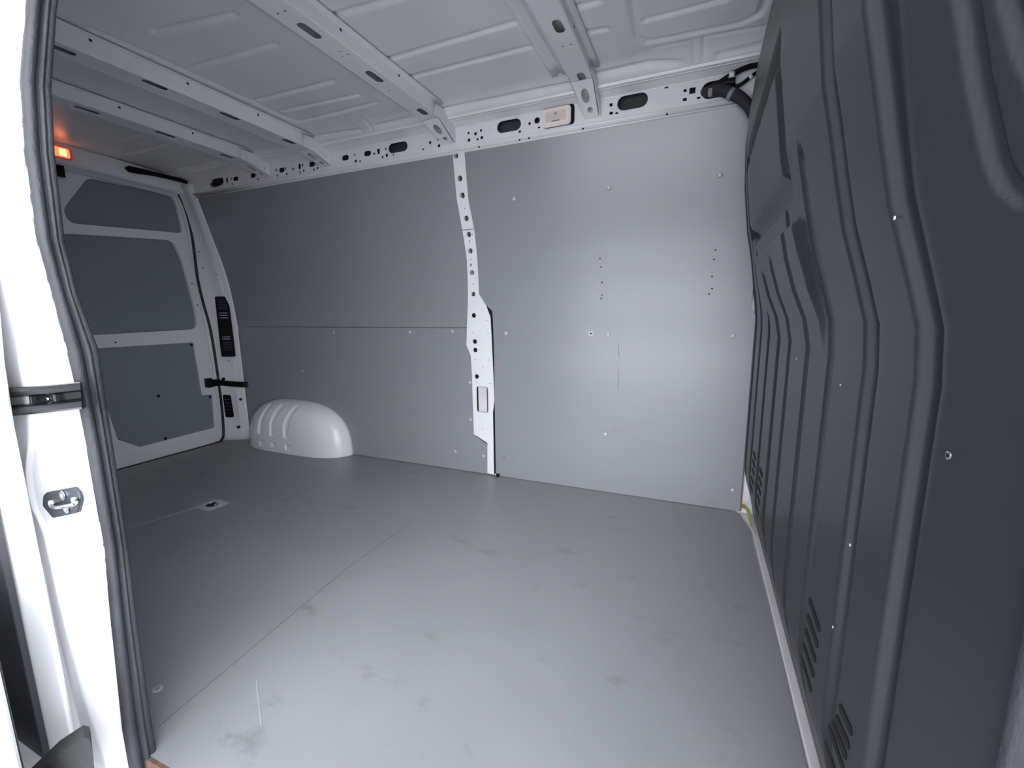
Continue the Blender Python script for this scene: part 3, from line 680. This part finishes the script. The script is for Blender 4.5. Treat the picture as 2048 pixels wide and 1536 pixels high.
for (yy, z0, z1) in ribs:
    wdd = .030 if yy > -.7 else (.034 if yy > -1.1 else .038)
    lean = 0
    wdd, dpp = (.040, .0165) if yy < -1.5 else (.036, .017) if yy < -1.3 else (.035, .017) if yy < -1.1 else (.034, .018) if yy < -.7 else (.030, .020)
    if yy > -.7: seg_groove([(yy, z0), (yy, z1)], wdd, dpp, .004)
    else:                                   # steep on the far flank, gentle on the near one
        e = YY-yy; wf, wn_, dpp = (.017, .050, .0150) if yy < -1.3 else (.016, .030, .0155)
        sc_ = np.where(e > 0, e/wf, -e/wn_); dz_ = (np.clip(z0-ZZ, 0, None)+np.clip(ZZ-z1, 0, None))/.05
        Hh = np.maximum(Hh, dpp*.5*(1+np.cos(np.pi*np.clip((np.hypot(sc_, dz_)-.1)/.9, 0, 1))))
# blanked window pad: groove round a flat pad
pad = [(-1.045, 1.44), (-.33, 1.415), (-.27, 1.20), (-.36, 1.165), (-1.07, 1.165), (-1.045, 1.44)]
seg_groove(pad, .036, .024, .010)
# raised cover over the lower centre with an angular top step
cov = (np.clip((ZZ-1.085+.20*np.clip(-.85-YY, 0, 1)*0)/.012, 0, 1))
in_y = np.clip((YY+1.16+.25*np.clip(1.0-ZZ, -1, 0))/.02, 0, 1)*np.clip((-.47-YY)/.02, 0, 1)
raisd = -.014*(1-cov)*in_y*np.clip((ZZ-.84)/.12, 0, 1)
# pressed frame near the front pillar
fr = [bpt(*p) for p in [(1918, -60), (1932, 0), (1957, 150), (1992, 320), (2015, 370), (2048, 395), (2110, 405)]]
seg_groove(fr, .012, .006, .003)
seg_groove([bpt(*p) for p in [(2010, -60), (2022, 0), (2050, 90), (2100, 200)]], .010, .006, .002)
XX = base+Hh+raisd
for k, (u0, u1) in enumerate([(1.0, .0)]):
    pass
verts = np.stack([XX, YY+0.0*XX, ZZ], -1)
# far edge follows the leaning side wall
edge_y = np.interp(ZZ, WZ, WY)
sc = np.clip((YY+.40)/.42, 0, 1)
verts[..., 1] = YY+sc*(edge_y)*1.0
# near edge follows the leaning door side
sc2 = np.clip((-1.30-YY)/.46, 0, 1)
bk = empty('bulkhead', (0, -.9, 0), 'tall charcoal moulded bulkhead with vertical grooves and vent slots, on the right behind the cab', 'bulkhead')
bo = mk('bulkhead_skin', verts.reshape(-1, 3).tolist(), grid_faces(NYB, NZB, False), BULK, bk, smooth=True)
md = bo.modifiers.new('t', 'SOLIDIFY'); md.thickness = .004; md.offset = -1
# vent slots
def bslot(px0, py0, px1, py1, wd):
    a = bpt(px0, py0); b = bpt(px1, py1)
    return a, b
vs_ = []
def vslot(p0, p1, h=.013):
    (ya, za), (yb, zb_) = bpt(*p0), bpt(*p1)
    if ya < yb: ya, za, yb, zb_ = yb, zb_, ya, za
    L = math.hypot(ya-yb, za-zb_); zc = (za+zb_)/2
    plate('vent_slot', slot((ya+yb)/2, zc, L, h, math.atan2(za-zb_, ya-yb)), [], .003, lambda u, v, t: (float(np.interp(v, bz, bxm))-.0008+t*.3, u, v), HOLE, bk, cutv=[zc-.01, zc, zc+.01], label='open black vent slot')
c8 = lambda x, y: (1348+.349*x, 1000+.349*y)
c5 = lambda x, y: (1460+x/5.12, 860+y/5.12)
for a, b in [((775, 565), (835, 750)), ((765, 660), (825, 840)), ((752, 740), (812, 925)), ((740, 820), (800, 1010)), ((730, 895), (787, 1095))]: vslot(c8(*a), c8(*b))
for a, b in [((950, 1180), (1022, 1340)), ((930, 1240), (1005, 1420)), ((908, 1270), (988, 1480)), ((888, 1290), (972, 1550)), ((868, 1380), (950, 1640))]: vslot(c8(*a), c8(*b))
for a, b in [((240, 225), (262, 300)), ((232, 310), (256, 380)), ((225, 395), (248, 465)), ((215, 480), (240, 555)), ((208, 550), (232, 635))]: vslot(c5(*a), c5(*b), .016)
for a, b in [((303, 390), (333, 475)), ((295, 485), (325, 570)), ((285, 570), (315, 660)), ((278, 660), (305, 760)), ((268, 740), (295, 865))]: vslot(c5(*a), c5(*b), .016)
# screw hole with bright rim near the front pillar
q = bpt(1921, 913); rv = disc('rivet_rim', (.002, q[0], q[1]), (-1, 0, 0), 0.0042, .0012, STEEL, bk, seg=14); disc('rivet_hole', (.0007, q[0], q[1]), (-1, 0, 0), .0022, .0005, HOLE, rv, seg=10)
# chips in the plastic
for p in [(1593, 718), (1681, 770), (1700, 1090), (1666, 1254), (1790, 436)]:
    q = bpt(*p); X = float(np.interp(q[1], bz, bxm)); disc('paint_chip', (X+.0005, q[0], q[1]), (-1, 0, 0), .0022, .0012, ALU, bk, seg=6, label='small pale chip')
# seal edge of the front pillar beside the bulkhead
rows = []
for z in np.linspace(-.05, 1.62, 40):
    y = -1.705+float(np.interp(z, [0, .5, .9, 1.2, 1.62], [0, 0, -.002, .03, .12]))
    rows.append([(.14, y+.03, z), (.045, y+.012, z), (.030, y+.004, z), (.026, y-.004, z), (.030, y-.012, z), (.045, y-.018, z), (.14, y-.05, z)])
surf('front_pillar_edge', rows, RUBBER, None, smooth=True, thick=.003, flip=True, label='scuffed rubber edge of the doorway beyond the bulkhead, at the right border of the photo', cat='seal')
rows = [[(.15, -1.70-yy*.5, z), (.16, -1.95+yy*.3, z)] for z in np.linspace(-.1, 1.9, 6) for yy in [0]]
surf('trim_6', rows, WHITE, thick=.02, kind='structure')
# white trim strip along the foot of the bulkhead
rows = []
for y in (-.035, -.19, -.6, -1.2, -1.70):
    x0 = .030 if y < -.1 else .012
    rows.append([(x0, y, -.012), (x0+.001, y, .002), (x0+.004, y, .005), (.050, y, .006), (.056, y, .005), (.062, y, -.012)])
surf('trim_strip', rows, ALU, None, smooth=False, label='narrow white trim strip between the grey floor and the foot of the bulkhead', cat='trim', flip=False)
# tape in the corner
tp = empty('adhesive_tape', (.01, -.05, .002), 'yellow green adhesive tape stuck in the floor corner at the foot of the bulkhead', 'tape')
pt = [on(1480, 1008, 0, .006), on(1490, 1009, 0, .008), on(1499, 1019, 0, .012), on(1502, 1030, 0, .014), on(1503, 1050, 0, .02), on(1500, 1054, 0, .02), on(1497, 1030, 0, .012), on(1490, 1018, 0, .008), on(1481, 1014, 0, .006)]
n_ = len(pt); mk('tape_piece', [p for p in pt]+[p+np.array([.001, .001, 0]) for p in pt], [tuple(range(n_)), tuple(range(n_, 2*n_))[::-1]]+[(i, (i+1) % n_, n_+(i+1) % n_, n_+i) for i in range(n_)], TAPE, tp)

# ================================================================== FLOOR ANCHOR
q = on(424, 1010, 2, 0)
an = empty('lashing_anchor', (q[0], q[1], 0), 'recessed lashing eye in a square plate set in the rear part of the floor', 'anchor')
pf = lambda z0: (lambda u, v, w: (q[0]+u, q[1]+v, z0+w))
plate('anchor_plate', rrect(0, 0, .115, .105, .006), [slot(0, 0, .055, .05)], .002, pf(.0012), SCREWM, an)
plate('anchor_cup', rrect(0, 0, .06, .054, .006), [], .0008, pf(.0006), HOLE, an)
tube('anchor_ring', [(q[0]-.022, q[1], .004), (q[0]-.016, q[1]+.012, .006), (q[0], q[1]+.018, .007), (q[0]+.016, q[1]+.012, .006), (q[0]+.022, q[1], .004)], .0035, STEEL, an, seg=8)

# ================================================================== DOORWAY PILLAR (near left)
JZ = [-.3, .09, .32, .48, .68, .80, .86, .96, 1.05, 1.19, 1.30, 1.43, 1.6]
JY = [-1.765, -1.763, -1.752, -1.743, -1.743, -1.745, -1.747, -1.754, -1.761, -1.757, -1.747, -1.722, -1.68]
JW = [.05, .048, .040, .036, .038, .041, .044, .033, .035, .037, .037, .036, .036]
def yj(z): return float(np.interp(z, JZ, JY))
def jamb(px, py, off):
    y = -1.75
    for i in range(80):
        q = on(px, py, 1, y-off); y = .7*y+.3*yj(q[2])
    return q
RW = list(range(-60, 1620, 24))
def col(pts, off):
    ys = [p[1] for p in pts]; xs = [p[0] for p in pts]; out = []
    for r in RW:
        x = float(np.interp(r, ys, xs)); out.append(jamb(x, r, off))
    return out
c0 = [(62, -60), (60, 0), (45, 150), (55, 300), (80, 480), (110, 590), (140, 700), (155, 770), (180, 900), (215, 1100), (228, 1250), (250, 1460), (275, 1620)]
sh = lambda d, c: [(x+d, y) for x, y in c]
F = [(44, -60), (40, 0), (36, 110), (33, 300), (36, 480), (44, 620), (55, 700), (66, 800), (74, 853), (63, 940), (68, 985), (74, 1015), (98, 1061), (112, 1120), (128, 1190), (160, 1290), (185, 1360), (215, 1430), (250, 1536), (262, 1620)]
R1 = [(36, -60), (33, 0), (31, 110), (22, 400), (28, 550), (41, 700), (49, 767), (61, 838), (63, 915), (60, 965), (70, 1010), (92, 1062), (120, 1190), (149, 1304), (174, 1398), (216, 1527), (235, 1620)]
R0 = sh(-9, R1)
L2 = [(-5, -60), (-6, 700), (4, 800), (10, 848), (25, 923), (45, 1022), (64, 1105), (82, 1132), (105, 1244), (147, 1415), (175, 1530), (195, 1620)]
L2b = sh(-5, L2)
L2c = [(-28, -60), (-26, 800), (-12, 848), (5, 923), (28, 1022), (52, 1132), (66, 1150), (80, 1244), (118, 1415), (140, 1510), (165, 1620)]
L3 = [(-60, -60), (-60, 900), (-20, 1020), (0, 1063), (21, 1140), (35, 1152), (38, 1174), (52, 1244), (84, 1366), (105, 1436), (127, 1502), (160, 1620)]
cols = [col(sh(16, c0), -.016), col(c0, -.002), col(sh(-6, c0), 0), col(sh(3, F), .0), col(sh(-2, F), .003), col(R1, .008), col(sh(-3, R1), .0095), col(R0, .0075), col(sh(6, L2), .008), col(L2, .0055), col(L2b, .009), col(sh(4, L2c), .010), col(L2c, .0075), col(sh(-4, L2c), .011), col(sh(3, L3), .012), col(L3, .010)]
last = [p+np.array([-.01, .05, 0]) for p in cols[-1]]
cols.append(last)
for i in range(len(RW)):     # keep columns ordered
    for c in range(3, 9):
        if cols[c][i][0] > cols[c-1][i][0]-.002: cols[c][i][0] = cols[c-1][i][0]-.002
dp = empty('doorway_pillar', (-1.35, -1.76, 0), 'white painted doorway pillar with pressed ridges at the left border of the photo', 'pillar')
surf('pillar_skin', cols, WHITE, dp, smooth=True, thick=.002, flip=False)
q = jamb(31, 89, .018); dome('body_plug', q, (.1, -1, 0), .008, .004, ALU, dp)
# rubber seal
prof = [(0.0, 0.0), (0.0, .010), (.08, .017), (.22, .019), (.34, .017), (.42, .010), (.47, .0105), (.53, .017), (.60, .018), (.66, .013), (.72, .014), (.82, .016), (.93, .011), (1.0, .0), (1.0, -.02), (.5, -.022), (0, -.02)]
rows = []
zzs = list(np.linspace(-.32, 1.48, 150))
for z in zzs:
    wdt = float(np.interp(z, JZ, JW)); y0 = yj(z)
    rows.append([(-1.262+b, y0+a*wdt, z) for a, b in prof])
ctr = rows[-1]
for k in range(1, 16):     # curls over into the head of the doorway
    t = k/15*math.pi/2; R = .16
    rows.append([(-1.262+R-(R-b)*math.cos(t), y0+a*wdt+.05*math.sin(t), 1.48+(R-b)*math.sin(t)) for a, b in prof])
rows.append([(-.1, p[1]+.0, p[2]) for p in rows[-1]])
surf('door_seal', rows, RUBBER, None, smooth=True, label='thick worn black rubber door seal running down the near doorway pillar', cat='seal')

# guide rail of the sliding door
gr = empty('guide_rail', (-1.3, -1.77, .79), 'black channel guide rail of the sliding door, crossing the white doorway pillar', 'rail')
def ch(px, py, off): return jamb(px, py, off)
G0 = (158, 764, 163, 819); G1 = (-40, 777, -40, 837)
def gpt(s, t, off):            # s along rail 0..1, t from top 0 to bottom 1
    px = (162-2)+(G1[0]-(162-2))*s
    yt = 763.5+14*s+2.5*math.sin(s*math.pi); yb = 818+18*s+1.5*math.sin(s*math.pi)
    return ch(px+4*t, yt+(yb-yt)*t, off)
secg = [(0, -.002), (0, .026), (.04, .031), (.16, .032), (.30, .028), (.33, .012), (.36, .006), (.60, .006), (.64, .010), (.68, .027), (.72, .031), (.80, .032), (.93, .029), (1.0, .022), (1.0, -.002)]
rows = []
for s in np.linspace(0, 1, 24): rows.append([gpt(s, t, o) for t, o in secg])
surf('channel', rows, BLACK, gr, smooth=False, thick=.0015, flip=False)
a, b = gpt(.28, .37, .008), gpt(.50, .60, .008)
q = gpt(.33, .5, .006); rb_ = dome('rail_bolt', q, (0, -1, 0), .0055, .003, STEEL, gr, seg=12); disc('bolt_recess', q+np.array([0, -.003, 0]), (0, -1, 0), .0025, .0008, HOLE, rb_, seg=6)
for s0 in (.23, .47):
    p0, p1 = gpt(s0, .35, .007), gpt(s0, .62, .007); box('rail_step', (p0[0]-.004, p0[1]-.006, min(p0[2], p1[2])), (p0[0]+.004, p0[1]+.003, max(p0[2], p1[2])), DARKSTEEL, gr, bevel=.001)
# striker
stq = jamb(130, 1003, 0)
sk = empty('door_striker', tuple(stq), 'dark hexagonal striker plate with a chrome loop on the white doorway pillar', 'striker')
spx = [(93, 990), (100, 983), (152, 973), (162, 984), (166, 998), (160, 1024), (112, 1034), (92, 1010)]
J = [jamb(*p, .003) for p in spx]; yav = stq[1]
plate('striker_plate', fillet([(p[0], p[2]) for p in J], .004), [], .006, lambda u, v, w: (u, yj(v)-.005+w, v), DARKSTEEL, sk)
for p in [(126, 991), (133, 1017)]:
    q = jamb(*p, .009); ss_ = disc('striker_screw', q, (0, -1, 0), .0095, .002, STEEL, sk); disc('screw_recess', q+np.array([0, -.002, 0]), (0, -1, 0), .004, .0008, SCREWM, ss_)
tube('striker_loop', [jamb(104, 1009, .008), jamb(105, 1012, .018), jamb(112, 1015, .026), jamb(128, 1013, .028), jamb(143, 1010, .026), jamb(151, 1005, .018), jamb(152, 1000, .008)], .0036, STEEL, sk, seg=10)
for p in [(105, 1007), (151, 1001)]:
    q = jamb(*p, .008); disc('loop_collar', q, (0, -1, 0), .0075, .004, SCREWM, sk)
# dark sheet standing in for gap shade; open sliding door cut low
box('gap_shade_sheet', (-3.2, -1.812, -.20), (-1.49, -1.799, .66), TRIMSHADE, bevel=.004, label='dark sheet standing in for shade on the body side, in the gap behind the doorway pillar', cat='shade sheet')
sd = empty('sliding_door_low', (-1.9, -1.93, -.3), 'edge of the open white sliding door, cut low, at the lower left photo border', 'body panel')  # open sliding door, kept low so it does not shade the pillar
box('door_shell', (-2.55, -1.985, -.33), (-1.247, -1.90, .47), WHITE, sd, bevel=.012)
box('inner_trim', (-2.5, -1.902, -.25), (-1.275, -1.893, .40), TRIMSHADE, sd, bevel=.003, label='dark inner trim')
box('edge_socket', (-1.2465, -1.945, .115), (-1.2445, -1.915, .165), BLACK, sd)
ra = empty('roller_arm', tuple(on(140, 1510, 1, -1.86)), 'black roller arm end at the foot of the doorway pillar, bottom left corner', 'bracket')
ap = [(60, 1560), (120, 1505), (168, 1475), (180, 1479), (183, 1492), (192, 1580), (120, 1600)]
A1 = [on(*p, 1, -1.86) for p in ap]; n_ = len(A1)
mk('arm_block', A1+[p+np.array([-.03, .012, 0]) for p in A1], [tuple(range(n_)), tuple(range(n_, 2*n_))[::-1]]+[(i, n_+i, n_+(i+1) % n_, (i+1) % n_) for i in range(n_)], mat('worn_black', (.007, .0075, .008), .6, bump=.5, bscale=60, noise=.4, nscale=25, stretch=(1, 1, 3)), ra)
